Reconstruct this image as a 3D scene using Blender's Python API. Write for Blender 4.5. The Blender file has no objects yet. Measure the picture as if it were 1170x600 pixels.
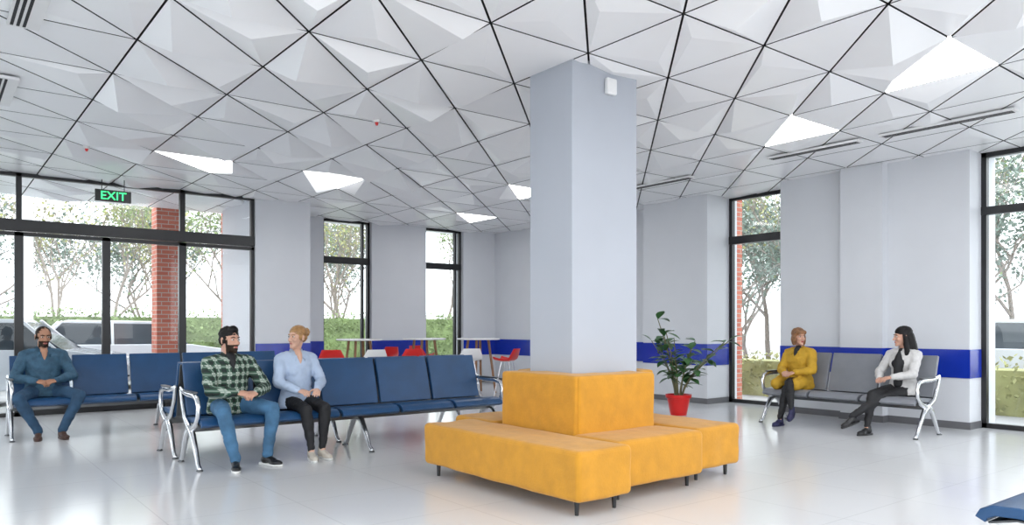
import bpy, bmesh, math, random
from mathutils import Vector, Matrix, noise
random.seed(7)
S=bpy.context.scene
COL=S.collection
V=Vector
H=3.50
CLOSE=(585,300,1)

# ------------------------------------------------------------------ materials
def new_mat(name):
    m=bpy.data.materials.new(name); m.use_nodes=True
    nt=m.node_tree; b=nt.nodes['Principled BSDF']
    return m,nt,b
def mat(name,col,rough=.5,metal=0,spec=.5,noise_amt=0,nscale=8,bump=0,bscale=60,sheen=0,coat=0,emit=0):
    m,nt,b=new_mat(name)
    b.inputs['Base Color'].default_value=(*col,1)
    b.inputs['Roughness'].default_value=rough
    b.inputs['Metallic'].default_value=metal
    b.inputs['Specular IOR Level'].default_value=spec
    if sheen: b.inputs['Sheen Weight'].default_value=sheen
    if coat: b.inputs['Coat Weight'].default_value=coat
    if emit:
        b.inputs['Emission Color'].default_value=(*col,1); b.inputs['Emission Strength'].default_value=emit
    tc=nt.nodes.new('ShaderNodeTexCoord')
    if noise_amt:
        n=nt.nodes.new('ShaderNodeTexNoise'); n.inputs['Scale'].default_value=nscale; n.inputs['Detail'].default_value=5
        r=nt.nodes.new('ShaderNodeValToRGB')
        r.color_ramp.elements[0].position=.3; r.color_ramp.elements[1].position=.7
        r.color_ramp.elements[0].color=(*[max(0,c*(1-noise_amt)) for c in col],1)
        r.color_ramp.elements[1].color=(*[min(1,c*(1+noise_amt)) for c in col],1)
        nt.links.new(tc.outputs['Object'],n.inputs['Vector']); nt.links.new(n.outputs['Fac'],r.inputs['Fac'])
        nt.links.new(r.outputs['Color'],b.inputs['Base Color'])
    if bump:
        n=nt.nodes.new('ShaderNodeTexNoise'); n.inputs['Scale'].default_value=bscale; n.inputs['Detail'].default_value=4
        bp=nt.nodes.new('ShaderNodeBump'); bp.inputs['Strength'].default_value=bump; bp.inputs['Distance'].default_value=.01
        nt.links.new(tc.outputs['Object'],n.inputs['Vector']); nt.links.new(n.outputs['Fac'],bp.inputs['Height'])
        nt.links.new(bp.outputs['Normal'],b.inputs['Normal'])
    return m
def glass_mat(name,tint=(.97,.99,1),refl=.5):
    m=bpy.data.materials.new(name); m.use_nodes=True; nt=m.node_tree; nt.nodes.clear()
    o=nt.nodes.new('ShaderNodeOutputMaterial'); t=nt.nodes.new('ShaderNodeBsdfTransparent'); g=nt.nodes.new('ShaderNodeBsdfGlossy')
    f=nt.nodes.new('ShaderNodeFresnel'); mx=nt.nodes.new('ShaderNodeMixShader'); mu=nt.nodes.new('ShaderNodeMath')
    mu.operation='MULTIPLY'; mu.inputs[1].default_value=refl; f.inputs['IOR'].default_value=1.45
    t.inputs['Color'].default_value=(*tint,1); g.inputs['Roughness'].default_value=.02
    L=nt.links.new; L(f.outputs[0],mu.inputs[0]); L(mu.outputs[0],mx.inputs[0]); L(t.outputs[0],mx.inputs[1]); L(g.outputs[0],mx.inputs[2]); L(mx.outputs[0],o.inputs[0])
    return m
def brick_mat(name,c1,c2,mortar,scale,bw,rh,rough=.7,ms=.02,floor=False,bump=.3):
    m,nt,b=new_mat(name); b.inputs['Roughness'].default_value=rough
    tc=nt.nodes.new('ShaderNodeTexCoord'); br=nt.nodes.new('ShaderNodeTexBrick')
    br.inputs['Color1'].default_value=(*c1,1); br.inputs['Color2'].default_value=(*c2,1); br.inputs['Mortar'].default_value=(*mortar,1)
    br.inputs['Scale'].default_value=scale; br.inputs['Brick Width'].default_value=bw; br.inputs['Row Height'].default_value=rh; br.inputs['Mortar Size'].default_value=ms
    L=nt.links.new
    if floor:
        br.offset=0; L(tc.outputs['Object'],br.inputs['Vector'])
    else:
        sp=nt.nodes.new('ShaderNodeSeparateXYZ'); ad=nt.nodes.new('ShaderNodeMath'); cb=nt.nodes.new('ShaderNodeCombineXYZ')
        L(tc.outputs['Object'],sp.inputs[0]); L(sp.outputs[0],ad.inputs[0]); L(sp.outputs[1],ad.inputs[1]); L(ad.outputs[0],cb.inputs[0]); L(sp.outputs[2],cb.inputs[1]); L(cb.outputs[0],br.inputs['Vector'])
        bp=nt.nodes.new('ShaderNodeBump'); bp.inputs['Strength'].default_value=bump; bp.invert=True
        L(br.outputs['Fac'],bp.inputs['Height']); L(bp.outputs['Normal'],b.inputs['Normal'])
    L(br.outputs['Color'],b.inputs['Base Color'])
    return m,nt,b,br
M_wall=mat('wall_paint',(.66,.675,.71),.55,noise_amt=.02,nscale=2,bump=.03,bscale=200)
M_colp=mat('column_paint',(.42,.445,.495),.5,noise_amt=.02,nscale=2,bump=.03,bscale=200)
M_blue=mat('blue_band',(.006,.03,.36),.25,noise_amt=.05,coat=.3)
M_base=mat('baseboard_grey',(.13,.13,.14),.4,noise_amt=.05)
M_black=mat('black_frame',(.012,.012,.014),.35,noise_amt=.1)
M_panel=mat('ceiling_panel',(.90,.905,.92),.32,noise_amt=.015,nscale=1.5)
M_joint=mat('ceiling_joint',(.015,.015,.018),.7,noise_amt=.1)
M_lit=mat('light_panel',(1,1,1),.5,emit=6)
M_white=mat('white_plastic',(.8,.8,.8),.4,noise_amt=.02)
M_glass=glass_mat('window_glass')
M_floor,fnt,fb,fbr=brick_mat('floor_tiles',(.67,.675,.68),(.655,.66,.67),(.56,.56,.57),1,.9,.9,.2,.004,floor=True)
n=fnt.nodes.new('ShaderNodeTexNoise'); n.inputs['Scale'].default_value=3; n.inputs['Detail'].default_value=8
r=fnt.nodes.new('ShaderNodeMapRange'); r.inputs['To Min'].default_value=.09; r.inputs['To Max'].default_value=.24
fnt.links.new(n.outputs['Fac'],r.inputs['Value']); fnt.links.new(r.outputs['Result'],fb.inputs['Roughness'])
M_brick=brick_mat('red_brick',(.50,.13,.08),(.60,.19,.12),(.50,.42,.36),1,.24,.08,.8,.008)[0]
M_chrome=mat('polished_aluminium',(.72,.73,.75),.22,1,noise_amt=.03)
M_steel=mat('dark_steel',(.12,.125,.13),.35,.8,noise_amt=.05)
M_seatblue=mat('blue_vinyl',(.010,.060,.16),.38,noise_amt=.12,nscale=5,bump=.12,bscale=90)
M_seatgrey=mat('grey_vinyl',(.20,.21,.235),.38,noise_amt=.08,nscale=5,bump=.1,bscale=90)
M_yel=mat('mustard_velvet',(.55,.25,.012),.8,noise_amt=.09,nscale=9,bump=.25,bscale=60,sheen=.15)
M_wood=mat('table_wood',(.28,.14,.07),.5,noise_amt=.2,nscale=12)
M_red=mat('red_plastic',(.62,.012,.01),.3,noise_amt=.04)
M_leaf=mat('plant_leaf',(.045,.13,.04),.35,noise_amt=.4,nscale=6)
M_stem=mat('plant_stem',(.14,.13,.06),.6,noise_amt=.2)
M_soil=mat('soil',(.04,.025,.015),.9,noise_amt=.3,nscale=40)

# ------------------------------------------------------------------ mesh builder
class MB:
    def __init__(s): s.v=[];s.f=[];s.m=[]
    def add(s,vs,fs,mi=0,M=None):
        o=len(s.v)
        for p in vs:
            p=V(p); s.v.append(tuple(M@p) if M else tuple(p))
        for f in fs: s.f.append(tuple(i+o for i in f)); s.m.append(mi)
    def box(s,a,b,mi=0,M=None):
        x0,y0,z0=a;x1,y1,z1=b
        vs=[(x0,y0,z0),(x1,y0,z0),(x1,y1,z0),(x0,y1,z0),(x0,y0,z1),(x1,y0,z1),(x1,y1,z1),(x0,y1,z1)]
        s.add(vs,[(0,3,2,1),(4,5,6,7),(0,1,5,4),(1,2,6,5),(2,3,7,6),(3,0,4,7)],mi,M)
    def rings(s,rs,mi=0,M=None):
        n=len(rs[0]);vs=[p for r in rs for p in r];fs=[]
        for k in range(len(rs)-1):
            for i in range(n):
                j=(i+1)%n; fs.append((k*n+i,k*n+j,(k+1)*n+j,(k+1)*n+i))
        fs.append(tuple(reversed(range(n)))); fs.append(tuple((len(rs)-1)*n+i for i in range(n)))
        s.add(vs,fs,mi,M)
    def tube(s,pts,rad,mi=0,M=None,sides=10,cap=True,flat=1.0,up=None):
        pts=[V(p) for p in pts]
        if not hasattr(rad,'__len__'): rad=[rad]*len(pts)
        T=[]
        for i in range(len(pts)):
            a=pts[max(0,i-1)];b=pts[min(len(pts)-1,i+1)]; d=(b-a)
            T.append(d.normalized() if d.length>1e-9 else V((0,0,1)))
        u=V(up) if up else (V((0,0,1)) if abs(T[0].z)<.9 else V((1,0,0)))
        u=(u-T[0]*u.dot(T[0])).normalized()
        rs=[]
        def ring(c,r,t,u):
            w=t.cross(u).normalized()
            return [c+(u*math.cos(a)+w*math.sin(a)*flat)*r for a in [2*math.pi*i/sides for i in range(sides)]]
        for i,p in enumerate(pts):
            t=T[i]; u=(u-t*u.dot(t)).normalized()
            if i==0 and cap:
                for a in (80,55,28): rs.append(ring(p-t*rad[0]*math.sin(math.radians(a)),rad[0]*math.cos(math.radians(a)),t,u))
            rs.append(ring(p,rad[i],t,u))
            if i==len(pts)-1 and cap:
                for a in (28,55,80): rs.append(ring(p+t*rad[-1]*math.sin(math.radians(a)),rad[-1]*math.cos(math.radians(a)),t,u))
        s.rings(rs,mi,M)
    def ell(s,c,r,mi=0,M=None,n=16,k=9):
        rs=[]
        for j in range(k+1):
            a=math.pi*(j+.15)/(k+.3)-math.pi/2
            rs.append([V((c[0]+r[0]*math.cos(a)*math.cos(2*math.pi*i/n),c[1]+r[1]*math.cos(a)*math.sin(2*math.pi*i/n),c[2]+r[2]*math.sin(a))) for i in range(n)])
        s.rings(rs,mi,M)
    def cyl(s,c,r0,r1,h,mi=0,M=None,n=24):
        s.rings([[V((c[0]+r*math.cos(2*math.pi*i/n),c[1]+r*math.sin(2*math.pi*i/n),z)) for i in range(n)] for r,z in ((r0,c[2]),(r1,c[2]+h))],mi,M)
    def loft(s,rgs,mi=0,M=None,n=24,sq=1.0):  # rgs: (cx,cy,cz,rx,ry)
        rs=[]
        def sg(v): return math.copysign(abs(v)**sq,v)
        for cx,cy,cz,rx,ry in rgs:
            rs.append([V((cx+rx*sg(math.cos(2*math.pi*i/n)),cy+ry*sg(math.sin(2*math.pi*i/n)),cz)) for i in range(n)])
        s.rings(rs,mi,M)
    def strip(s,prof,th,x0,x1,mi=0,M=None):   # prof in (y,z)
        n=len(prof);up=[];dn=[]
        for i in range(n):
            a=prof[max(0,i-1)];b=prof[min(n-1,i+1)];d=V((b[0]-a[0],b[1]-a[1])).normalized();nn=V((-d.y,d.x))
            up.append((prof[i][0]+nn.x*th/2,prof[i][1]+nn.y*th/2));dn.append((prof[i][0]-nn.x*th/2,prof[i][1]-nn.y*th/2))
        loop=up+dn[::-1]; N=len(loop)
        vs=[(x0,p[0],p[1]) for p in loop]+[(x1,p[0],p[1]) for p in loop]
        fs=[(i,(i+1)%N,N+(i+1)%N,N+i) for i in range(N)]
        for i in range(n-1):
            fs.append((i,N-1-i,N-2-i,i+1)[::-1]); fs.append((N+i,N+N-1-i,N+N-2-i,N+i+1))
        s.add(vs,fs,mi,M)
    def poly(s,prof,x0,x1,mi=0,M=None):
        N=len(prof); vs=[(x0,p[0],p[1]) for p in prof]+[(x1,p[0],p[1]) for p in prof]
        fs=[(i,(i+1)%N,N+(i+1)%N,N+i) for i in range(N)]+[tuple(reversed(range(N))),tuple(range(N,2*N))]
        s.add(vs,fs,mi,M)
    def obj(s,name,mats,loc=(0,0,0),rz=0,smooth=False,bevel=0,seg=2,parent=None,fixn=True,angle=40):
        me=bpy.data.meshes.new(name); me.from_pydata(s.v,[],s.f); 
        for m in mats: me.materials.append(m)
        me.polygons.foreach_set('material_index',s.m)
        if fixn:
            bm=bmesh.new(); bm.from_mesh(me); bmesh.ops.recalc_face_normals(bm,faces=bm.faces); bm.to_mesh(me); bm.free()
        if smooth:
            me.polygons.foreach_set('use_smooth',[True]*len(me.polygons))
            if angle: 
                try: me.set_sharp_from_angle(angle=math.radians(angle))
                except Exception: pass
        me.update()
        o=bpy.data.objects.new(name,me); COL.objects.link(o); o.location=loc; o.rotation_euler=(0,0,rz)
        if bevel:
            b=o.modifiers.new('bevel','BEVEL'); b.width=bevel; b.segments=seg; b.limit_method='ANGLE'; b.angle_limit=math.radians(50)
            b.harden_normals=False
        if parent: o.parent=parent
        return o
def box(name,a,b,m,bevel=0,parent=None,seg=2,smooth=False):
    c=[(a[i]+b[i])/2 for i in range(3)]
    mb=MB(); mb.box([a[i]-c[i] for i in range(3)],[b[i]-c[i] for i in range(3)])
    return mb.obj(name,[m],loc=c,bevel=bevel,parent=parent,seg=seg,smooth=smooth)
def empty(name,loc=(0,0,0)):
    e=bpy.data.objects.new(name,None); COL.objects.link(e); e.location=loc; e.empty_display_size=.2; return e

# ------------------------------------------------------------------ shell
box('floor',(-5,-4,-.1),(11.1,14.6,0),M_floor)
M_ground=mat('asphalt',(.34,.34,.34),.9,noise_amt=.12,nscale=2)
box('ground_outside',(-60,-40,-.3),(70,80,-.11),M_ground)

def wall_multi(name,boxes,m):
    mb=MB()
    for a,b in boxes: mb.box(a,b)
    return mb.obj(name,[m])
east=[((10.67,9.28,0),(11.1,14.6,H+.1)),((10.28,7.87,0),(11.1,9.28,H+.1)),((10.28,3.88,0),(11.1,6.51,H+.1)),((10.13,4.89,0),(10.28,5.48,H+.1)),((10.28,-1.2,0),(11.1,1.4,H+.1))]
north=[((4.46,12.8,0),(5.44,14.6,H+.1)),((5.44,14.3,0),(6.36,14.6,H+.1)),((7.44,14.3,0),(8.77,14.6,H+.1)),((9.77,14.3,0),(10.67,14.6,H+.1))]
wall_multi('wall_east',east,M_wall); wall_multi('wall_north',north,M_wall)
wall_multi('added_wall_west',[((-4.5,10.5,0),(-4.2,13,H+.1)),((-4.5,-1.2,0),(-4.2,-.4,H+.1)),((-4.5,4.6,0),(-4.2,5.4,H+.1))],M_wall)  # unseen wall pieces, added to hold back light from the open left side
def bands(name,z0,z1,t,m):
    mb=MB()
    for a,b in east[:4]: 
        mb.box((a[0]-t,a[1]-(t if a[1] in (7.87,3.88,4.89) else 0),z0),(a[0],b[1]+(t if a[0]==10.13 else 0),z1))
    mb.box((10.28,7.87-t,z0),(10.86,7.87,z1)); mb.box((10.28,3.88-t,z0),(10.62,3.88,z1))
    mb.box((10.13,4.89-t,z0),(10.28,4.89,z1))
    for a,b in north[1:]: mb.box((a[0],a[1]-t,z0),(b[0],a[1],z1))
    mb.box((4.46,12.8-t,z0),(5.44+t,12.8,z1)); mb.box((5.44,12.8,z0),(5.44+t,14.3,z1))
    mb.obj(name,[m])
bands('trim_1',.64,1.0,.012,M_blue); bands('baseboard_east',0,.09,.014,M_base)

# column
box('column',(4.23,4.60,0),(5.01,5.15,H+.03),M_colp,bevel=.006)
mb=MB(); mb.box((4.60,4.555,3.28),(4.72,4.60,3.42)); mb.obj('wifi_access_point',[M_white],bevel=.015,seg=3)

# ceiling
box('ceiling',(-4.5,-1.2,H+.05),(11.1,14.6,H+.2),M_joint)
GX,GY=.98,.97
lit={(-1,0),(0,2),(-5,8),(-3,8),(1,10),(0,7),(-5,0),(-4,-2),(-8,2),(-8,6),(-2,-2),(-7,-1)}  # second half of the cells: out-of-view panels added to brighten the room
mb=MB(); ml=MB(); g=.0085
def inset(tri,g):
    out=[]
    for i in range(3):
        p0,p1,p2=tri[i-1],tri[i],tri[(i+1)%3]
        d1=(p1-p0).normalized(); d2=(p2-p1).normalized()
        n1=V((-d1.y,d1.x)); n2=V((-d2.y,d2.x))
        k=g/(1+n1.dot(n2)); out.append(p1+(n1+n2)*k)
    return out
rnd=random.Random(11)
for i in range(-11,4):
    for j in range(-4,13):
        x0=7.18+GX*i;y0=2.48+GY*j;x1=x0+GX;y1=y0+GY
        if x0<-4.2 or y0<-1.5: continue
        for k in (0,1):
            tri=[V((x0,y0)),V((x1,y0)),V((x1,y1))] if k==0 else [V((x0,y0)),V((x1,y1)),V((x0,y1))]
            if all(p.x>10.9 for p in tri): continue
            t=inset(tri,g)
            if k==0 and (i,j) in lit:
                ml.add([(p.x,p.y,H) for p in t]+[(p.x,p.y,H+.04) for p in t],[(0,2,1),(0,1,4,3),(1,2,5,4),(2,0,3,5)]); continue
            flat=(x0<.57<x1) or x0>8.1
            typ=rnd.random()
            amp=.17 if x0<5.5 else .10
            if x0<5.3 and x1>4.2 and y0<5.2 and y1>4.3: amp=.05
            if y0>10.8: amp=.07
            side=[(p.x,p.y,H) for p in t]; back=[(p.x,p.y,H+.04) for p in t]
            w=[rnd.uniform(.15,1) for _ in range(3)]
            if typ>.6: w[rnd.randrange(3)]+=1.6
            s_=sum(w); ap=sum((t[q]*(w[q]/s_) for q in range(3)),V((0,0)))
            d=0 if (flat and typ<.5) else (rnd.uniform(.02,.045) if flat else (rnd.uniform(.35,1)*amp if typ>.12 else 0))
            mb.add(side+back+[(ap.x,ap.y,H-d)],[(0,6,1),(1,6,2),(2,6,0),(0,1,4,3),(1,2,5,4),(2,0,3,5)])
            mb.m[-3:]=[1,1,1]
mb.obj('ceiling_panels',[M_panel,M_joint]); ml.obj('ceiling_light_panels',[M_lit])
def vent(x,y0,y1,w=.13):
    mb=MB(); mb.box((x-w/2,y0,H-.045),(x+w/2,y1,H-.02),0)
    for q in range(3):
        xx=x-w/2+.018+q*.038; mb.box((xx,y0+.03,H-.048),(xx+.02,y1-.03,H-.044),1)
    mb.obj('ceiling_vent',[M_white,M_joint])
vent(8.65,4.43,5.64);vent(8.65,2.83,4.19);vent(8.8,7.0,8.15);vent(.57,5.6,6.5,.2);vent(.57,7.9,8.9,.2)
for x,y in ((1.55,10.3),(3.75,7.1)):
    mb=MB(); mb.cyl((x,y,H-.10),.012,.02,.03,1); mb.cyl((x,y,H-.07),.035,.045,.07,0); mb.obj('smoke_detector',[M_white,M_red],smooth=True)

# glazing
def glaze_y(name,y,x0,x1,z0,z1,vs,hs,t=.055,dep=.08):
    e=empty(name,((x0+x1)/2,y,z0)); mb=MB()
    L=lambda a,b:mb.box((a[0]-e.location.x,a[1]-y,a[2]-z0),(b[0]-e.location.x,b[1]-y,b[2]-z0))
    for z in (z0,z1-t): L((x0,y,z),(x1,y+dep,z+t))
    for x in (x0,x1-t): L((x,y,z0),(x+t,y+dep,z1))
    for x,tt in vs: L((x-tt/2,y,z0),(x+tt/2,y+dep,z1))
    for z,hh in hs: L((x0,y-.01,z-hh/2),(x1,y+dep,z+hh/2))
    mb.obj('frame',[M_black],parent=e)
    gb=MB(); gb.box((x0-e.location.x+.01,dep/2-.004,.01),(x1-e.location.x-.01,dep/2+.004,z1-z0-.01)); gb.obj('pane',[M_glass],parent=e)
def glaze_x(name,x,y0,y1,z0,z1,vs,hs,t=.06,dep=.08):
    e=empty(name,(x,(y0+y1)/2,z0)); mb=MB(); yc=(y0+y1)/2
    L=lambda a,b:mb.box((a[0]-x,a[1]-yc,a[2]-z0),(b[0]-x,b[1]-yc,b[2]-z0))
    for z in (z0,z1-t): L((x,y0,z),(x+dep,y1,z+t))
    for y in (y0,y1-t): L((x,y,z0),(x+dep,y+t,z1))
    for y,tt in vs: L((x,y-tt/2,z0),(x+dep,y+tt/2,z1))
    for z,hh in hs: L((x-.01,y0,z-hh/2),(x+dep,y1,z+hh/2))
    mb.obj('frame',[M_black],parent=e)
    gb=MB(); gb.box((dep/2-.004,y0-yc+.01,.01),(dep/2+.004,y1-yc-.01,z1-z0-.01)); gb.obj('pane',[M_glass],parent=e)
glaze_y('window_1',12.85,-4.2,4.46,2.66,H,[(-1.15,.07),(1.08,.07),(3.30,.08)],[(2.75,.16)])
glaze_y('door_1',12.85,-.1,1.08,0,2.65,[],[])
glaze_y('door_2',12.85,1.08,2.2,0,2.65,[],[(.1,.16)])
glaze_y('door_3',12.85,2.2,3.30,0,2.65,[],[(.1,.16)])
glaze_y('window_2',12.85,3.30,4.46,0,2.65,[],[])
glaze_y('window_3',12.85,-4.2,-.1,0,2.65,[(-2.1,.07)],[])
glaze_y('window_4',14.40,6.36,7.44,0,H,[(7.28,.05)],[(2.66,.14)])
glaze_y('window_5',14.40,8.77,9.77,0,H,[(9.62,.05)],[(2.66,.14)])
glaze_x('window_6',10.88,6.51,7.87,0,H,[],[(2.76,.13)])
glaze_x('window_7',10.64,1.4,3.88,0,H,[(2.6,.07)],[(2.76,.10)])
glaze_x('added_window_8',-4.4,-.4,4.6,0,H,[(2.1,.07)],[(2.76,.10)])  # unseen window, added to let more light in from the left
glaze_x('added_window_9',-4.4,5.4,10.5,0,H,[(7.9,.07)],[(2.76,.10)])  # also out of view, added to brighten the left part of the ceiling

# exit sign
M_green=mat('exit_green',(.05,.9,.25),.5,emit=.9)
e=empty('exit_sign',(2.22,12.45,3.22))
mb=MB(); mb.box((-.24,-.02,-.08),(.24,.02,.09)); mb.tube([(-.15,0,.08),(-.15,0,.26)],.006,0); mb.tube([(.15,0,.08),(.15,0,.26)],.006,0)
mb.obj('sign_box',[M_black],parent=e)
tx=bpy.data.curves.new('exit_text','FONT'); tx.body='EXIT'; tx.size=.17; tx.align_x='CENTER'; tx.align_y='CENTER'; tx.extrude=.003; tx.offset=.001
to=bpy.data.objects.new('letters',tx); COL.objects.link(to); to.rotation_euler=(math.pi/2,0,0); to.location=(0,-.024,0); tx.materials.append(M_green); to.parent=e

# ------------------------------------------------------------------ sofa (4 sided island)
e=empty('island_sofa',(4.55,4.75,0))
def sb(n,a,b,bev=.05):
    a=(a[0]-4.55,a[1]-4.75,a[2]);b=(b[0]-4.55,b[1]-4.75,b[2])
    c=[(a[i]+b[i])/2 for i in range(3)]; h=[(b[i]-a[i])/2 for i in range(3)]
    bm=bmesh.new(); bmesh.ops.create_cube(bm,size=2); bmesh.ops.scale(bm,vec=h,verts=bm.verts)
    bmesh.ops.bevel(bm,geom=bm.edges[:],offset=bev,segments=5,profile=.6,affect='EDGES')
    me=bpy.data.meshes.new(n); bm.to_mesh(me); bm.free(); me.materials.append(M_yel)
    me.polygons.foreach_set('use_smooth',[True]*len(me.polygons)); 
    o=bpy.data.objects.new(n,me); COL.objects.link(o); o.location=c; o.parent=e
    su=o.modifiers.new('s','SUBSURF'); su.subdivision_type='SIMPLE'; su.levels=su.render_levels=3
    tex=bpy.data.textures.new(n+'t','CLOUDS'); tex.noise_scale=.25
    dm=o.modifiers.new('d','DISPLACE'); dm.texture=tex; dm.strength=.022; dm.mid_level=.5; dm.texture_coords='GLOBAL'
sb('seat_west',(3.42,3.66,.10),(3.95,5.62,.45)); sb('seat_south',(3.96,3.82,.10),(4.95,4.32,.45))
sb('seat_east',(5.0,3.92,.10),(5.58,5.6,.45)); sb('seat_north',(3.96,5.36,.10),(4.98,5.95,.45))
sb('back_west',(3.98,4.29,.40),(4.215,5.24,.90),.035); sb('back_south',(4.0,4.27,.40),(4.88,4.585,.90),.035)
sb('back_east',(5.025,4.56,.40),(5.20,5.26,.90),.035); sb('back_north',(4.22,5.165,.40),(5.05,5.34,.90),.035)
mb=MB()
for x,y in ((3.5,3.76),(3.86,3.76),(3.5,5.5),(3.86,5.5),(4.06,3.92),(4.86,3.92),(5.1,4.02),(5.5,4.02),(5.5,5.5),(4.1,5.85),(4.9,5.85)):
    mb.cyl((x-4.55,y-4.75,0),.014,.02,.12)
mb.obj('feet',[M_black],parent=e)

# ------------------------------------------------------------------ bench seating
def bench(name,n,loc,rz,pad,p=.67,arms=(1,1)):
    mb=MB(); L=n*p
    for i in range(n):
        x0=i*p+.018;x1=(i+1)*p-.018
        mb.strip([(.0,.385),(.015,.415),(.06,.435),(.16,.44),(.3,.425),(.45,.415)],.05,x0,x1,0)
        mb.strip([(.485,.445),(.515,.56),(.55,.70),(.585,.82),(.625,.935)],.045,x0,x1,0)
        mb.strip([(.03,.375),(.15,.405),(.3,.392),(.46,.38),(.515,.41),(.545,.54),(.585,.69),(.62,.81),(.655,.92)],.012,x0+.01,x1-.01,2)
    mb.box((.02,.27,.315),(L-.02,.34,.375),2)
    xs=[0,L] if n<=3 else [0,2*p+0.33,L]
    for x in xs:
        mb.tube([(x,.30,.35),(x,.20,.30),(x,.10,.17),(x,.03,.05),(x,-.02,.02)],[.03,.028,.024,.02,.02],1,sides=8,up=(1,0,0),flat=1.2)
        mb.tube([(x,.30,.35),(x,.40,.29),(x,.49,.15),(x,.55,.05),(x,.60,.02)],[.03,.028,.024,.02,.02],1,sides=8,up=(1,0,0),flat=1.2)
        mb.cyl((x,-.02,0),.03,.028,.015,2); mb.cyl((x,.60,0),.03,.028,.015,2)
    for k,x in enumerate((0,L)):
        if not arms[k]: continue
        mb.tube([(x,.60,.70),(x,.50,.675),(x,.35,.66),(x,.16,.66),(x,.06,.635),(x,.02,.57),(x,.03,.48),(x,.10,.40),(x,.24,.35)],[.016,.02,.022,.023,.023,.021,.021,.023,.026],1,sides=8,up=(1,0,0),flat=1.25)
        mb.tube([(x,.30,.35),(x,.45,.42),(x,.55,.56),(x,.60,.70)],[.026,.021,.018,.016],1,sides=8,up=(1,0,0),flat=1.25)
        mb.box((x-.024,.12,.678),(x+.024,.46,.694),2)
    return mb.obj(name,[pad,M_chrome,M_steel],loc=loc,rz=rz,smooth=True,bevel=.008,angle=45)
bench('waiting_bench',5,(.78,10.05,0),0,M_seatblue,.645)
bench('waiting_bench',5,(1.93,6.98,0),0,M_seatblue,.68)
bench('waiting_bench',5,(5.33,8.38,0),math.pi,M_seatblue,.68)
bench('waiting_bench',3,(8.92,5.93,0),-math.pi/2,M_seatgrey,.67)
bench('waiting_bench',2,(3.86+1.34,1.42,0),math.pi,M_seatblue,.67,(1,0))

# ------------------------------------------------------------------ high tables and stools
def table(x,y):
    mb=MB(); mb.loft([(0,0,1.035,.40,.40),(0,0,1.04,.42,.42),(0,0,1.06,.42,.42),(0,0,1.065,.41,.41)],1,n=32)
    for a in range(4):
        t=math.pi/4+a*math.pi/2; c,s=math.cos(t),math.sin(t)
        mb.tube([(c*.2,s*.2,1.035),(c*.34,s*.34,.0)],[.026,.02],0,sides=8,cap=False)
    for a in range(4):
        t=math.pi/4+a*math.pi/2;u=t+math.pi/2
        mb.tube([(math.cos(t)*.3,math.sin(t)*.3,.3),(math.cos(u)*.3,math.sin(u)*.3,.3)],.01,0,sides=6)
    mb.obj('bar_table',[M_wood,M_white],loc=(x,y,0),smooth=True)
def stool(x,y,rz,m):
    mb=MB()
    rows=[];
    for i in range(9):
        f=i/8; 
        yy=-.19+.34*min(f/.6,1)+max(0,f-.6)*.12/.4*.6; zz=.70-.02*math.sin(min(f/.6,1)*math.pi)+(max(0,f-.55)/.45)**1.2*.20
        w=.20+.02*math.sin(f*math.pi)-(max(0,f-.7))*.15
        rows.append([(w*math.sin(q*math.pi/2*.98),yy-(1-math.cos(q*1.2))*.05*(f>.5),zz+abs(q)**2.2*.06*(1-f)) for q in [k/5 for k in range(-5,6)]])
    vs=[];fs=[]
    for dz in (0,-.014):
        for r in rows: vs+= [(p[0],p[1],p[2]+dz) for p in r]
    for s_ in (0,99):
        for i in range(8):
            for k in range(10):
                a=s_+i*11+k; fs.append((a,a+1,a+12,a+11))
    for i in range(8):
        for k in (0,10):
            a=i*11+k; fs.append((a,a+11,a+110,a+99))
    for k in range(10):
        fs.append((k,k+1,k+100,k+99)); a=88+k; fs.append((a,a+1,a+100,a+99))
    mb.add(vs,fs,0)
    for a in range(4):
        t=math.pi/4+a*math.pi/2;c,s=math.cos(t),math.sin(t)
        mb.tube([(c*.10,s*.10,.68),(c*.26,s*.26,.0)],[.014,.011],1,sides=8,cap=False)
        u=t+math.pi/2
        mb.tube([(math.cos(t)*.21,math.sin(t)*.21,.27),(math.cos(u)*.21,math.sin(u)*.21,.27)],.007,1,sides=6)
    mb.obj('bar_stool',[m,M_chrome],loc=(x,y,0),rz=rz,smooth=True)
table(6.35,12.7);table(7.75,12.7);table(8.55,12.0)
stool(5.5,12.0,2.6,M_red);stool(7.0,12.9,-1.2,M_red);stool(6.84,11.7,3.0,M_red);stool(7.77,11.2,2.8,M_white);stool(8.25,10.7,-2.6,M_red);stool(6.1,11.7,3,M_white);stool(8.1,13.4,.2,M_red)

# ------------------------------------------------------------------ potted plant
def leafmesh(mb,base,d,up,L,W,mi):
    d=V(d).normalized(); s=d.cross(V(up)); s=s.normalized() if s.length>1e-4 else V((1,0,0)); n=s.cross(d)
    prof=[0,.55,.9,1,.85,.5,0.02]; vs=[];N=len(prof)
    for i,w in enumerate(prof):
        f=i/(N-1); c=V(base)+d*L*f-V((0,0,1))*L*.25*f*f
        vs+=[c-s*W*w*.5+n*W*.12*w,c,c+s*W*w*.5+n*W*.12*w]
    fs=[]
    for i in range(N-1):
        a=i*3; fs+=[(a,a+1,a+4,a+3),(a+1,a+2,a+5,a+4)]
    mb.add(vs,fs,mi)
mb=MB()
mb.loft([(0,0,.0,.115,.115),(0,0,.02,.12,.12),(0,0,.24,.165,.165),(0,0,.25,.185,.185),(0,0,.30,.19,.19),(0,0,.30,.165,.165),(0,0,.27,.16,.16)],0,n=32)
mb.cyl((0,0,.262),.158,.158,.01,3)
pr=random.Random(4)
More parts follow.
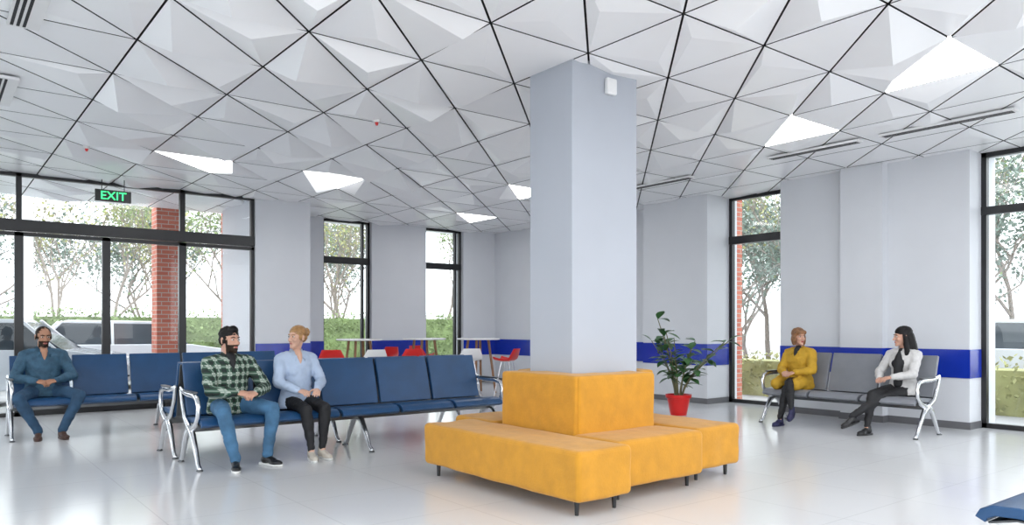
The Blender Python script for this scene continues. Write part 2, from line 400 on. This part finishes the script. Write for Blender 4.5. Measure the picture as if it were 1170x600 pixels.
for k in range(13):
    a=k*2.4; le=pr.uniform(.35,.95); sp=pr.uniform(.10,.40)
    if k==1: le=1.13; sp=.25
    if k in (2,5,8,11): sp=.70; le=.80
    pts=[];
    for i in range(7):
        f=i/6; pts.append((math.cos(a)*(.05+sp*f**1.5),math.sin(a)*(.05+sp*f**1.5),.27+le*f))
    mb.tube(pts,[.012-.001*i for i in range(7)],1,sides=6)
    for i in range(2,7):
        for q in range(2):
            b=a+pr.uniform(-2.5,2.5); leafmesh(mb,pts[i],(math.cos(b),math.sin(b),pr.uniform(-.3,1.1)),(0,0,1),pr.uniform(.17,.27),pr.uniform(.10,.135),2)
mb.obj('potted_rubber_plant',[M_red,M_stem,M_leaf,M_soil],loc=(8.70,7.17,0),smooth=True,fixn=False)

# ------------------------------------------------------------------ outside
M_bark=mat('bark',(.26,.22,.19),.9,noise_amt=.25,nscale=20)
M_fol=mat('foliage',(.22,.29,.12),.8,noise_amt=.35,nscale=2)
M_fol2=mat('foliage_yellow',(.34,.34,.15),.8,noise_amt=.3,nscale=2)
M_fol3=mat('foliage_pine',(.20,.25,.21),.8,noise_amt=.3,nscale=2)
def tree_mesh(seed,h,leaf,dens,lm,spread=.5,trunk=.3):
    r=random.Random(seed); mb=MB(); tips=[]
    def br(p,d,L,rad,lv):
        pts=[p]; 
        for i in range(3):
            d=(d+V((r.uniform(-.2,.2),r.uniform(-.2,.2),r.uniform(-.02,.15)))).normalized(); p=p+d*L/3; pts.append(p)
        mb.tube(pts,[rad,rad*.9,rad*.8,rad*.65],0,sides=5 if lv<3 else 3,cap=False)
        if lv>=2: tips.extend(pts[1:])
        if lv<5:
            for i in range(3 if lv<4 else 2):
                a=r.uniform(0,6.28); nd=(d+V((math.cos(a),math.sin(a),r.uniform(-.2,.4)))*spread*r.uniform(.7,1.4)).normalized()
                br(pts[-1] if i<2 else pts[2],nd,(h*.3 if lv==0 else L)*r.uniform(.62,.85),rad*.6,lv+1)
    br(V((0,0,0)),V((0,0,1)),h*trunk,h*.011,0)
    for t in tips:
        for i in range(dens):
            c=t+V((r.gauss(0,.25),r.gauss(0,.25),r.gauss(0,.22))); a=V((r.uniform(-1,1),r.uniform(-1,1),r.uniform(-1,1)))*leaf; b=V((r.uniform(-1,1),r.uniform(-1,1),r.uniform(-1,1)))*leaf
            mb.add([c,c+a,c+a+b,c+b],[(0,1,2,3)],1)
    o=mb.obj('tree',[M_bark,lm],fixn=False); return o
t1=tree_mesh(1,8,.08,2,M_fol); t2=tree_mesh(2,7,.07,1,M_fol2,trunk=.2); t3=tree_mesh(5,9,.08,8,M_fol3,.8,.10)
def inst(o,x,y,rz,s):
    n=bpy.data.objects.new('tree',o.data); COL.objects.link(n); n.location=(x,y,-.11); n.rotation_euler=(0,0,rz); n.scale=(s,s,s)
t1.location=(-1,27,-.11); t2.location=(3,25.5,-.11); t3.location=(19.5,7,-.11); t3.scale=(.9,.9,.9)
inst(t2,6.5,26,1,.9);inst(t1,9,28,2,1);inst(t2,12,26,3,1);inst(t1,14,29,.5,1.1);inst(t2,0,31,2,1.2);inst(t1,18,28,4,1);inst(t1,5.5,31,5,1)
inst(t2,20,11.5,2,1);inst(t3,23,11.5,1,1);inst(t2,20,2.5,3,.9);inst(t3,24,3,3,1);inst(t1,23,15,1,1.1);inst(t1,27,9,1,1.1)
inst(t3,20.5,14.5,2,.9);inst(t3,26,18,2,1.1);inst(t3,8,36,2,1.2);inst(t3,1,37,4,1.2);inst(t3,17,36,1,1.2);inst(t3,30,5,1,1.2);inst(t3,19,17.5,3,.8)
def hedge(x0,x1,y0,y1,h,m,seed):
    r=random.Random(seed); mb=MB()
    mb.box((x0+.15,y0+.15,-.11),(x1-.15,y1-.15,h-.15),0)
    n=int((x1-x0)*(y1-y0)*h*650)
    for _ in range(n):
        c=V((r.uniform(x0,x1),r.choice((r.uniform(y0,y0+.2),r.uniform(y0,y1))),r.uniform(-.05,h+r.uniform(-.1,.15)))); a=V((r.uniform(-1,1),r.uniform(-1,1),r.uniform(-1,1)))*.055; b=V((r.uniform(-1,1),r.uniform(-1,1),r.uniform(-1,1)))*.055
        if x1-x0<2: c.x=r.choice((r.uniform(x0,x0+.2),r.uniform(x0,x1)))
        mb.add([c,c+a,c+a+b,c+b],[(0,1,2,3)],0)
    mb.obj('hedge',[m],fixn=False)
hedge(-3,16,21.5,22.6,1.7,M_fol,1); hedge(13.2,14.3,-1,12,.75,M_fol2,2); 
M_carw=mat('car_paint_white',(.58,.60,.63),.2,coat=.6,noise_amt=.01); M_cglass=mat('car_glass',(.05,.06,.07),.08); M_tyre=mat('tyre',(.03,.03,.03),.8,noise_amt=.1)
def car(x,y,rz):
    mb=MB()
    body=[(-2.15,.32),(-2.2,.62),(-2.1,.88),(-1.35,1.0),(1.5,1.02),(2.1,.95),(2.2,.6),(2.12,.3)]
    mb.poly(body,-.88,.88,0)
    cab=[(-1.35,.98),(-.65,1.48),(1.2,1.5),(1.85,1.0)]
    mb.add([(-.8,p[0],p[1]) if p[1]<1.2 else (-.66,p[0],p[1]) for p in cab]+[(.8,p[0],p[1]) if p[1]<1.2 else (.66,p[0],p[1]) for p in cab],[(0,1,2,3),(4,7,6,5),(0,4,5,1),(1,5,6,2),(2,6,7,3)],1)
    mb.poly([(-.66,1.46),(-.55,1.53),(1.1,1.55),(1.24,1.48)],-.68,.68,0)
    for yy in (-.68,.25,1.22):
        for sx in (-1,1): mb.tube([(sx*.82,yy+( -.55 if yy==-.68 else (.5 if yy>1 else 0)),.98),(sx*.68,yy,1.5)],.035,0,sides=6)
    for yy in (-1.35,1.35):
        for sx in (-1,1):
            mb.rings([[V((sx*q,yy+.33*math.cos(a),.33+.33*math.sin(a))) for a in [2*math.pi*i/20 for i in range(20)]] for q in (.68,.91)],2)
            mb.rings([[V((sx*q,yy+.2*math.cos(a),.33+.2*math.sin(a))) for a in [2*math.pi*i/20 for i in range(20)]] for q in (.88,.93)],3)
    mb.box((-.8,-2.2,.66),(-.5,-2.1,.82),3);mb.box((.5,-2.2,.66),(.8,-2.1,.82),3);mb.box((-.45,-2.22,.45),(.45,-2.15,.68),1)
    mb.obj('car',[M_carw,M_cglass,M_tyre,M_chrome],loc=(x,y,-.11),rz=rz,bevel=.05,seg=3,smooth=True)
car(.9,16.2,1.25);car(3.6,19.3,1.5);car(16,5.6,.15);car(-3,19,1.6)
mb=MB(); mb.box((3.4,15.0,-.11),(3.82,15.4,4.2)); mb.obj('brick_pillar',[M_brick])
mb=MB(); mb.box((4.62,14.65,-.11),(5.0,15.2,4.2)); mb.obj('brick_pillar',[M_brick])
mb=MB(); mb.box((1.5,17.9,-.11),(1.75,18.15,4.2)); mb.obj('canopy_post',[M_white])
mb=MB(); mb.box((11.1,7.87,-.11),(11.25,9.3,4.2)); mb.obj('brick_pillar',[M_brick])

# ------------------------------------------------------------------ people
def remesh(mb,voxel,smooth,disp=0,dscale=9):
    o=mb.obj('tmp',[M_white]); 
    r=o.modifiers.new('r','REMESH'); r.mode='VOXEL'; r.voxel_size=voxel
    s=o.modifiers.new('s','SMOOTH'); s.factor=.5; s.iterations=smooth
    bpy.context.view_layer.update(); dg=bpy.context.evaluated_depsgraph_get(); ev=o.evaluated_get(dg); me=ev.to_mesh()
    nrm=[v.normal.copy() for v in me.vertices]; vs=[v.co.copy() for v in me.vertices]; fs=[tuple(p.vertices) for p in me.polygons]
    ev.to_mesh_clear(); m0=o.data; bpy.data.objects.remove(o); bpy.data.meshes.remove(m0)
    if disp:
        out=[]
        for p,nn in zip(vs,nrm):
            q=V((p.x*dscale,p.y*dscale,p.z*dscale*1.6)); f=noise.noise(q)+.5*(1-abs(noise.noise(q*1.9))*2)
            out.append(p+nn*disp*f)
        vs=out
    return vs,fs
def ik(a,b,l1,l2,pole):
    a=V(a);b=V(b);d=b-a;L=min(d.length,(l1+l2)*.995); dn=d.normalized(); 
    x=(l1*l1-l2*l2+L*L)/(2*L); h=math.sqrt(max(0,l1*l1-x*x)); p=V(pole); p=(p-dn*p.dot(dn)).normalized()
    return a+dn*x+p*h, a+dn*L
def hand(wr,d,n,right,curl):
    mb=MB(); d=V(d).normalized(); n=V(n); n=(n-d*n.dot(d)).normalized(); s=n.cross(d) if right else -n.cross(d)
    P=lambda a,b,c: V(wr)+d*a+s*b+n*c
    mb.tube([P(-.03,0,0),P(.015,0,0)],[.026,.026],0,sides=10,flat=.75,up=tuple(s))
    M=Matrix((( s.x,d.x,n.x,0),(s.y,d.y,n.y,0),(s.z,d.z,n.z,0),(0,0,0,1)))
    M=Matrix.Translation(P(.05,0,0))@M
    mb.ell((0,0,0),(.041,.052,.016),0,M)
    for i,(o,L) in enumerate(((.030,.070),(.010,.078),(-.011,.072),(-.031,.057))):
        p=P(.078-abs(o)*.15,o,0); a=math.radians(curl*.6); pts=[p-d*.02,p]
        for k,f in enumerate((.45,.32,.23)):
            p=p+(d*math.cos(a)-n*math.sin(a)+s*o*1.2)*L*f; pts.append(p); a+=math.radians(curl)
        mb.tube(pts,[.010,.0098,.009,.0083,.0072],0,sides=8)
    p=P(.02,.028,-.004); mb.tube([p,p+(d*.6+s*.7-n*.2)*.035,p+(d*1.05+s*.85-n*.4)*.052,p+(d*1.5+s*.75-n*.6)*.058],[.014,.012,.0105,.0085],0,sides=8)
    return mb
def person(name,loc,rz,sp):
    F=MB(); mats=[]; 
    def put(vf,m,M=None):
        if m not in mats: mats.append(m)
        F.add(vf[0],vf[1],mats.index(m),M)
    fem=sp.get('fem',False); w=.9 if fem else 1.0
    skin=sp['skin']; top=sp['top']; pants=sp['pants']; shoe=sp['shoe']; sole=sp['sole']
    hx=.09*w; lean=sp.get('lean',-.07); N=V((sp.get('side',0),lean,1.02*sp.get('h',1)))
    def spine(z):
        t=max(0,min(1,(z-.5)/(N.z-.5))); return N.x*t*t, -.01+(N.y+.01)*t
    g=MB(); rg=[]
    hem=sp.get('hem',.47)
    base=[(hem,.178,.135),(hem+.03,.185,.14),(.58,.175,.13),(.68,.158,.118),(.78,.165,.12),(.87,.18,.122),(.94,.185,.11),(.985,.155,.09),(1.015,.10,.07),(1.03,.065,.06)]
    if fem: base=[(hem,.18,.135),(hem+.03,.185,.14),(.58,.168,.125),(.68,.138,.105),(.78,.145,.11),(.87,.16,.118),(.94,.163,.10),(.985,.135,.08),(1.01,.085,.062),(1.02,.058,.054)]
    k=sp.get('bulk',1.0)
    for z,rx,ry in base:
        z2=.5+(z-.5)*(N.z-.5)/.52 if z>.5 else z
        cx,cy=spine(z2); rg.append((cx,cy,z2,rx*k,ry*k))
    g.loft(rg,0)
    if fem:
        c=spine(.83)
        for sx in (-1,1): g.ell((c[0]+sx*.06,c[1]+.068,.835*N.z/1.02),(.07,.055,.065))
        g.ell((c[0],c[1]+.07,.835*N.z/1.02),(.06,.05,.06))
    shw=.185 if not fem else .16
    arms={}
    for sd,key in ((1,'R'),(-1,'L')):
        sh=N+V((sd*shw,0,-.075)); wr=V(sp['wr'+key]); el,wr=ik(sh,wr,.285*w+.005,.255*w+.005,sp.get('pole'+key,(sd*.5,-.5,-1)))
        arms[key]=(sh,el,wr)
        r=sp.get('sl',1.0)*(.9 if fem else 1)
        g.tube([N+V((sd*.09,0,-.055)),sh],[.062*r,.064*r],0)
        g.tube([sh,sh.lerp(el,.5),el],[.063*r,.055*r,.048*r],0)
        g.tube([el,el.lerp(wr,.5),wr.lerp(el,.08)],[.048*r,.045*r,.034*r],0)
        g.tube([wr.lerp(el,.12),wr.lerp(el,.05)],[.036*r,.036*r],0)
    if sp.get('coat'):
        g.loft([(0,.04,.455,.20,.18),(0,.04,.50,.205,.19),(0,.03,.60,.185,.155)],0)
        for sx in (-1,1): g.tube([(sx*.10,.05,.55),(sx*.125,.20,.55),(sx*.14,.30,.53)],[.10,.092,.075],0)
    put(remesh(g,.011,3,.009,11),top)
    g=MB(); n=20; rs=[]
    cr=.066 if not fem else .056
    for rr,zz in ((cr*1.15,-.03),(cr*1.12,0),(cr*1.0,.028),(cr*1.12,.032),(cr*1.3,.0),(cr*1.5,-.03)):
        rs.append([V((N.x+rr*math.cos(2*math.pi*i/n),N.y+rr*1.0*math.sin(2*math.pi*i/n)+.005,N.z+zz-.06*max(0,math.sin(2*math.pi*i/n)))) for i in range(n)])
    g.rings(rs); g.f.pop(); g.f.pop(); 
    put((g.v,g.f),top)
    kk=k*(.9 if fem else 1)
    if sp.get('vneck'):
        g=MB(); g.tube([N+V((0,.028,.0)),N+V((0,.075*kk,-.03)),N+V((0,.108*kk,-.075)),N+V((0,.122*kk,-.115))],[.042*kk,.038*kk,.024*kk,.008],0,sides=14)
        put((g.v,g.f),sp['vneck'])
    for sd in (-1,1):
        q=[V((sd*.052,.01,.035)),V((sd*.088,.03,-.018)),V((sd*.052,.128,-.088)),V((sd*.020,.098,-.030))]
        q=[N+V((p.x*kk,p.y*kk,p.z)) for p in q]; t_=V((sd*.003,.006,.003)); 
        vs=q+[p-t_ for p in q]; put((vs,[(0,1,2,3),(7,6,5,4),(0,4,5,1),(1,5,6,2),(2,6,7,3),(3,7,4,0)]),top)
    if sp.get('inner'):
        g=MB(); c=spine(.85); g.tube([(N.x,N.y+.045,N.z-.02),(c[0],c[1]+.10,.88),(c[0]*.6,c[1]*.6+.105,.72),(0,.10,.60)],[.035,.055,.055,.055],0,sides=14)
        if fem:
            for sx in (-1,1): g.ell((c[0]+sx*.045,c[1]+.09,.84),(.05,.05,.055))
        put(remesh(g,.011,3),sp['inner'])
    g=MB(); g.ell((0,-.015,.535),(.175*w,.14,.095))
    legs={}
    for sd,key in ((1,'R'),(-1,'L')):
        hp=V((sd*hx,0,.53)); an=V(sp['an'+key]); kn,an=ik(hp,an,.435*w+.02,.42*w+.015,sp.get('kp'+key,(sd*.25,.5,1)))
        legs[key]=(hp,kn,an)
        g.tube([hp,hp.lerp(kn,.5),kn],[.088*w,.079*w,.062*w],0,sides=14)
        d=(an-kn); g.tube([kn,kn+d*.3,kn+d*.95],[.062*w,.062*w,.045*w*sp.get('hemr',1)],0,sides=14)
        g.tube([kn+d*.88,kn+d*(1.0 if not fem else .97)],[.047*w*sp.get('hemr',1)]*2,0,sides=14)
    put(remesh(g,.011,4,.007,12),pants)
    for sd,key in ((1,'R'),(-1,'L')):
        an=legs[key][2]; kn=legs[key][1]; fd=V(sp.get('fd'+key,(sd*.15,1,0))).normalized(); sdv=fd.cross(V((0,0,1))).normalized(); up=sdv.cross(fd).normalized()
        g=MB(); g.tube([kn.lerp(an,.9),an-up*.03],[.035*w,.034*w]); put(remesh(g,.008,2),sp.get('sock',skin))
        M=Matrix(((sdv.x,fd.x,up.x,an.x),(sdv.y,fd.y,up.y,an.y),(sdv.z,fd.z,up.z,an.z),(0,0,0,1)))
        g=MB(); q=w
        g.ell((0,-.03*q,-.045),(.036*q,.045*q,.042)); g.tube([(0,-.01,-.03),(0,.07*q,-.052)],[.038*q,.034*q]); g.ell((0,.10*q,-.066),(.045*q,.08*q,.03)); g.tube([(0,-.01,-.03),(0,-.015,.0)],[.040*q,.042*q])
        g.v=[(M@V((p[0],p[1],max(p[2],-.082))))[:] for p in g.v]
        put(remesh(g,.007,2),shoe)
        g=MB(); pr_=[]
        for i in range(28):
            a=2*math.pi*i/28; yy=math.sin(a); pr_.append(V(((.042 if yy>0 else .036)*q*math.copysign(abs(math.cos(a))**.8,math.cos(a)),.04*q+.145*q*yy,0)))
        g.rings([[p+V((0,0,z)) for p in pr_] for z in (-.095,-.076)]); put(([ (M@V(p)) for p in g.v],g.f),sole)
    yaw=math.radians(sp.get('yaw',0)); pit=math.radians(sp.get('pitch',0))
    HC=N+V((0,.028,.152)); Mh=Matrix.Translation(HC)@Matrix.Rotation(yaw,4,'Z')@Matrix.Rotation(-pit,4,'X')@Matrix.Scale(.98 if fem else 1.04,4)
    g=MB(); E=lambda c,r: g.ell(c,r,0,Mh)
    E((0,-.012,.025),(.074,.092,.086));E((0,.028,-.03),(.057,.06,.078));E((0,.045,-.085),(.043 if not fem else .036,.044,.032))
    g.tube([(0,.084,.008),(0,.098,-.018),(0,.106,-.034)],[.007,.009,.0125],0,Mh); E((.010,.093,-.038),(.008,.009,.006));E((-.010,.093,-.038),(.008,.009,.006))
    E((0,.072,.026),(.05,.014,.012))
    for sx in (-1,1):
        E((sx*.034,.058,-.03),(.024,.026,.024)); E((sx*.077,-.008,-.012),(.009,.019,.031)); E((sx*.08,-.012,.005),(.008,.014,.014))
    E((0,.083,-.066),(.022,.01,.010)); E((0,.078,-.103),(.02,.017,.016))
    nr=.056 if not fem else .045
    g.tube([N+V((0,-.008,-.06)),N+V((0,0,.02)),Mh@V((0,-.022,-.05))],[nr*1.15,nr,nr*.97],0)
    hv,hf=remesh(g,.0055,2)
    Mi=Mh.inverted()
    if sp.get('beard'):
        fa=[];fb_=[]
        for f in hf:
            c=Mi@(sum((V(hv[i]) for i in f),V((0,0,0)))/len(f))
            inb=(c.z<-.045 and c.y>-.0 and c.z>-.125) or (c.z<.0 and .0<c.y<.035 and abs(c.x)>.045)
            lip_=(abs(c.x)<.022 and -.073<c.z<-.060 and c.y>.06)
            (fb_ if inb and not lip_ else fa).append(f)
        put((hv,fa),skin); put((hv,fb_),sp['beard'])
    else: put((hv,hf),skin)
    for sx in (-1,1):
        g=MB(); g.ell((sx*.031,.077,.003),(.013,.011,.0075),0,Mh); put((g.v,g.f),M_eye)
        g=MB(); g.ell((sx*.031,.0855,.003),(.0065,.0045,.0065),0,Mh); put((g.v,g.f),M_iris)
        g=MB(); g.tube([(sx*.014,.088,.021),(sx*.03,.087,.027),(sx*.048,.073,.021)],[.0035,.0045,.003],0,Mh); put((g.v,g.f),sp['brow'])
    g=MB(); g.ell((0,.089,-.0625),(.022,.006,.0045),0,Mh); g.ell((0,.088,-.0705),(.019,.0065,.0055),0,Mh); put((g.v,g.f),sp['lip'])
    g=MB(); E=lambda c,r: g.ell(c,r,0,Mh); st=sp['hairstyle']; hd=.006
    if st=='buzz': E((0,-.020,.036),(.077,.091,.077)); E((0,-.05,.0),(.066,.058,.05)); E((.071,.008,.01),(.008,.016,.03));E((-.071,.008,.01),(.008,.016,.03)); hd=.002
    if st=='short': E((0,-.020,.048),(.081,.094,.076)); E((0,-.055,-.005),(.07,.056,.06)); E((.0,.035,.092),(.05,.045,.034)); E((.071,.010,.005),(.008,.018,.04));E((-.071,.010,.005),(.008,.018,.04))
    if st=='bun':
        E((0,-.02,.045),(.080,.097,.077)); E((0,-.06,.0),(.07,.055,.06)); E((0,-.125,.05),(.042,.04,.045)); E((.068,.01,.005),(.012,.028,.04));E((-.068,.01,.005),(.012,.028,.04)); hd=.004
    if st=='bob':
        E((0,-.022,.048),(.086,.104,.082)); E((0,-.065,-.03),(.078,.052,.085)); hd=.004
        for sx in (-1,1): E((sx*.072,-.005,-.035),(.020,.05,.085)); E((sx*.050,.045,.060),(.032,.035,.03))
    if st=='long':
        E((0,-.022,.050),(.083,.102,.078)); hd=.002
        g.tube([(0,-.05,0),(0,-.075,-.12),(0,-.09,-.25),(0,-.08,-.36)],[.085,.082,.078,.045],0,Mh,flat=1)
        for sx in (-1,1): g.tube([(sx*.064,-.004,.03),(sx*.073,-.012,-.06),(sx*.083,-.012,-.18),(sx*.08,.01,-.30)],[.022,.028,.032,.018],0,Mh)
    put(remesh(g,.006,1,hd,38),sp['hair'])
    for sd,key in ((1,'R'),(-1,'L')):
        sh,el,wr=arms[key]; d=V(sp.get('hd'+key,tuple(wr-el))); hm=hand(wr,d,sp.get('hn'+key,(0,0,1)),sd==1,sp.get('curl',25))
        if fem: 
            hm.v=[tuple(wr+(V(p)-wr)*.9) for p in hm.v]
        g=hm; g.tube([el.lerp(wr,.85),wr],[.027*w,.025*w]); put(remesh(g,.0038,1),skin)
    o=F.obj(name,mats,loc=loc,rz=rz,smooth=True,fixn=False,angle=0)
    return o
M_eye=mat('eye_white',(.60,.57,.54),.3); M_iris=mat('iris',(.04,.025,.015),.2)
sk1=mat('skin_light',(.56,.31,.22),.5,noise_amt=.05,nscale=20); sk2=mat('skin_tan',(.40,.20,.12),.5,noise_amt=.05,nscale=20); sk3=mat('skin_fair',(.62,.37,.27),.5,noise_amt=.04,nscale=20)
lip=mat('lips',(.42,.13,.11),.4); lipr=mat('lips_red',(.4,.06,.05),.4)
hb=mat('hair_black',(.007,.006,.006),.55,spec=.25,noise_amt=.3,nscale=40); hbr=mat('hair_darkbrown',(.02,.011,.008),.6,spec=.25,noise_amt=.3,nscale=40)
hbl=mat('hair_blonde',(.36,.19,.07),.45,noise_amt=.35,nscale=30,bump=.4,bscale=100); hgo=mat('hair_bronze',(.24,.11,.045),.45,noise_amt=.4,nscale=30,bump=.4,bscale=100)
brd=mat('beard',(.03,.018,.012),.7,spec=.2,noise_amt=.3,nscale=60)
denim_s=mat('denim_shirt',(.035,.095,.155),.75,noise_amt=.25,nscale=14,bump=.3,bscale=80); jeans=mat('jeans',(.055,.15,.27),.8,noise_amt=.3,nscale=7,bump=.3,bscale=80); jeansd=mat('jeans_dark',(.025,.07,.135),.8,noise_amt=.3,nscale=8,bump=.3,bscale=80)
ltshirt=mat('pale_blue_shirt',(.42,.51,.66),.7,noise_amt=.06,nscale=10); blk=mat('black_cloth',(.010,.010,.012),.7,noise_amt=.2); yc=mat('mustard_coat',(.50,.29,.02),.8,noise_amt=.12,nscale=9,bump=.3,bscale=60)
wj=mat('white_jacket',(.58,.57,.56),.75,noise_amt=.08,nscale=30,bump=.4,bscale=90); blkleather=mat('black_leather',(.012,.012,.013),.3,noise_amt=.1); wsole=mat('white_rubber',(.75,.75,.73),.6); wsh=mat('cream_sneaker',(.55,.50,.43),.6,noise_amt=.05); brsh=mat('brown_boot',(.07,.035,.025),.6,noise_amt=.2); nvy=mat('navy_sneaker',(.02,.02,.07),.6,noise_amt=.2)
# plaid
plaid,nt,b=new_mat('green_plaid'); b.inputs['Roughness'].default_value=.8
tc=nt.nodes.new('ShaderNodeTexCoord'); sp_=nt.nodes.new('ShaderNodeSeparateXYZ'); nt.links.new(tc.outputs['Object'],sp_.inputs[0])
def stripes(out,freq,duty,off=0):
    a=nt.nodes.new('ShaderNodeMath');a.operation='MULTIPLY_ADD';a.inputs[1].default_value=freq;a.inputs[2].default_value=off+20;nt.links.new(out,a.inputs[0])
    f=nt.nodes.new('ShaderNodeMath');f.operation='FRACT';nt.links.new(a.outputs[0],f.inputs[0])
    l=nt.nodes.new('ShaderNodeMath');l.operation='LESS_THAN';l.inputs[1].default_value=duty;nt.links.new(f.outputs[0],l.inputs[0]); return l.outputs[0]
ady=nt.nodes.new('ShaderNodeMath'); ady.operation='MULTIPLY_ADD'; ady.inputs[1].default_value=.7; nt.links.new(sp_.outputs[1],ady.inputs[0]); nt.links.new(sp_.outputs[0],ady.inputs[2])
sX=stripes(ady.outputs[0],14,.5); sZ=stripes(sp_.outputs[2],14,.5); tX=stripes(ady.outputs[0],14,.12,.32); tZ=stripes(sp_.outputs[2],14,.12,.32)
s1=nt.nodes.new('ShaderNodeMath');s1.operation='ADD';nt.links.new(sX,s1.inputs[0]);nt.links.new(sZ,s1.inputs[1])
h1=nt.nodes.new('ShaderNodeMath');h1.operation='MULTIPLY';h1.inputs[1].default_value=.5;nt.links.new(s1.outputs[0],h1.inputs[0])
cr=nt.nodes.new('ShaderNodeValToRGB');cr.color_ramp.interpolation='CONSTANT';e0=cr.color_ramp.elements;e0[0].position=0;e0[0].color=(.42,.47,.41,1);e0[1].position=.4;e0[1].color=(.035,.085,.055,1);x_=e0.new(.9);x_.color=(.010,.02,.016,1)
nt.links.new(h1.outputs[0],cr.inputs[0])
mxm=nt.nodes.new('ShaderNodeMath');mxm.operation='MAXIMUM';nt.links.new(tX,mxm.inputs[0]);nt.links.new(tZ,mxm.inputs[1])
mix=nt.nodes.new('ShaderNodeMixRGB');nt.links.new(mxm.outputs[0],mix.inputs[0]);nt.links.new(cr.outputs[0],mix.inputs[1]);mix.inputs[2].default_value=(.25,.31,.26,1);nt.links.new(mix.outputs[0],b.inputs['Base Color'])

PI=math.pi
person('man_in_denim_shirt',(1.12,10.42,0),PI,dict(skin=sk2,top=denim_s,pants=jeansd,shoe=brsh,sole=brsh,sock=jeansd,brow=hbr,lip=lip,hair=hbr,hairstyle='buzz',beard=brd,vneck=sk2,
  wrR=(.10,.23,.66),wrL=(-.10,.23,.66),hdR=(-.8,.45,-.15),hdL=(.8,.45,-.1),hnR=(.3,.3,1),hnL=(-.3,.3,1),poleR=(1,-.3,-.6),poleL=(-1,-.3,-.6),
  anR=(.09,.36,.095),anL=(-.14,.40,.095),kpR=(.7,.5,1),kpL=(-.8,.5,1),yaw=8,pitch=8,lean=-.04,bulk=1.1,sl=1.15,curl=35))
person('man_in_plaid_shirt',(2.30,7.33,0),PI,dict(skin=sk1,top=plaid,pants=jeans,shoe=blkleather,sole=wsole,sock=blk,brow=hb,lip=lip,hair=hb,hairstyle='short',beard=brd,vneck=blk,
  wrR=(.03,.33,.68),wrL=(-.15,.33,.67),hdR=(-.75,.6,-.15),hdL=(.7,.5,-.1),hnR=(.3,.3,1),hnL=(-.3,.3,1),poleR=(1,-.6,-.5),poleL=(-1,-.5,-.5),
  anR=(.10,.50,.095),anL=(-.22,.42,.095),fdR=(.25,1,0),fdL=(-.45,1,0),kpR=(.35,.5,1),kpL=(-.35,.5,1),yaw=22,pitch=2,lean=.0,bulk=1.1,sl=1.18,curl=35,h=.99))
person('woman_in_blue_shirt',(2.98,7.33,0),PI,dict(fem=True,skin=sk3,top=ltshirt,pants=blk,shoe=wsh,sole=wsole,brow=hbl,lip=lip,hair=hbl,hairstyle='bun',vneck=sk3,
  wrR=(.10,.26,.665),wrL=(-.09,.28,.665),hdR=(-.5,.8,-.2),hdL=(.4,.8,-.2),hnR=(.2,.3,1),hnL=(-.2,.3,1),poleR=(1,-.5,-.7),poleL=(-1,-.5,-.7),
  anR=(.04,.44,.095),anL=(-.09,.40,.095),kpR=(.1,.5,1),kpL=(-.1,.5,1),yaw=-68,pitch=0,lean=-.04,bulk=1.06,sl=1.18,curl=25,hemr=.8,h=1.01))
person('woman_in_yellow_coat',(9.27,5.60,0),PI/2,dict(fem=True,skin=sk1,top=yc,pants=blk,shoe=nvy,sole=nvy,brow=hgo,lip=lipr,hair=hgo,hairstyle='bob',coat=True,vneck=blk,
  wrR=(.05,.27,.69),wrL=(-.11,.27,.69),hdR=(-.6,.7,-.2),hdL=(.5,.7,-.2),hnR=(.2,.3,1),hnL=(-.2,.3,1),poleR=(1,-.5,-.7),poleL=(-1,-.5,-.7),
  anL=(-.04,.50,.095),anR=(-.24,.56,.24),fdR=(-.3,1,-.45),fdL=(0,1,0),kpR=(0,.4,1),kpL=(-.1,.5,1),yaw=62,pitch=0,lean=-.04,bulk=1.15,sl=1.28,curl=25,hemr=.85,h=.98))
person('woman_with_long_black_hair',(9.30,4.24,0),PI/2-.12,dict(fem=True,skin=sk1,top=wj,pants=blk,shoe=blkleather,sole=blkleather,brow=hb,lip=lipr,hair=hb,hairstyle='long',inner=blk,
  wrR=(.13,.27,.67),wrL=(-.03,.29,.69),hdR=(-.4,.85,-.15),hdL=(.5,.8,-.2),hnR=(.2,.3,1),hnL=(-.2,.3,1),poleR=(1,-.5,-.7),poleL=(-1,-.5,-.7),
  anR=(.14,.50,.095),anL=(.24,.66,.22),fdL=(.35,1,-.35),fdR=(.1,1,0),kpR=(.1,.5,1),kpL=(0,.4,1),yaw=-40,pitch=5,lean=-.01,sl=1.12,curl=25,hemr=.85,h=1.0))

# ------------------------------------------------------------------ world, camera
w=bpy.data.worlds.new('overcast_sky'); S.world=w; w.use_nodes=True
bg=w.node_tree.nodes['Background']; bg.inputs[0].default_value=(.93,.965,1,1); bg.inputs[1].default_value=2.1
cd=bpy.data.cameras.new('camera'); cam=bpy.data.objects.new('camera',cd); COL.objects.link(cam)
cam.location=(0,0,1.28); cam.rotation_euler=(math.pi/2,0,math.radians(-38.03)); cd.sensor_width=36; cd.clip_end=300
cx_,cy_,z_=CLOSE
cd.lens=36*860/1170*z_; cd.shift_y=(374-cy_)/1170*z_; cd.shift_x=(cx_-585)/1170*z_
S.camera=cam
S.view_settings.view_transform='Standard'; S.view_settings.exposure=.88
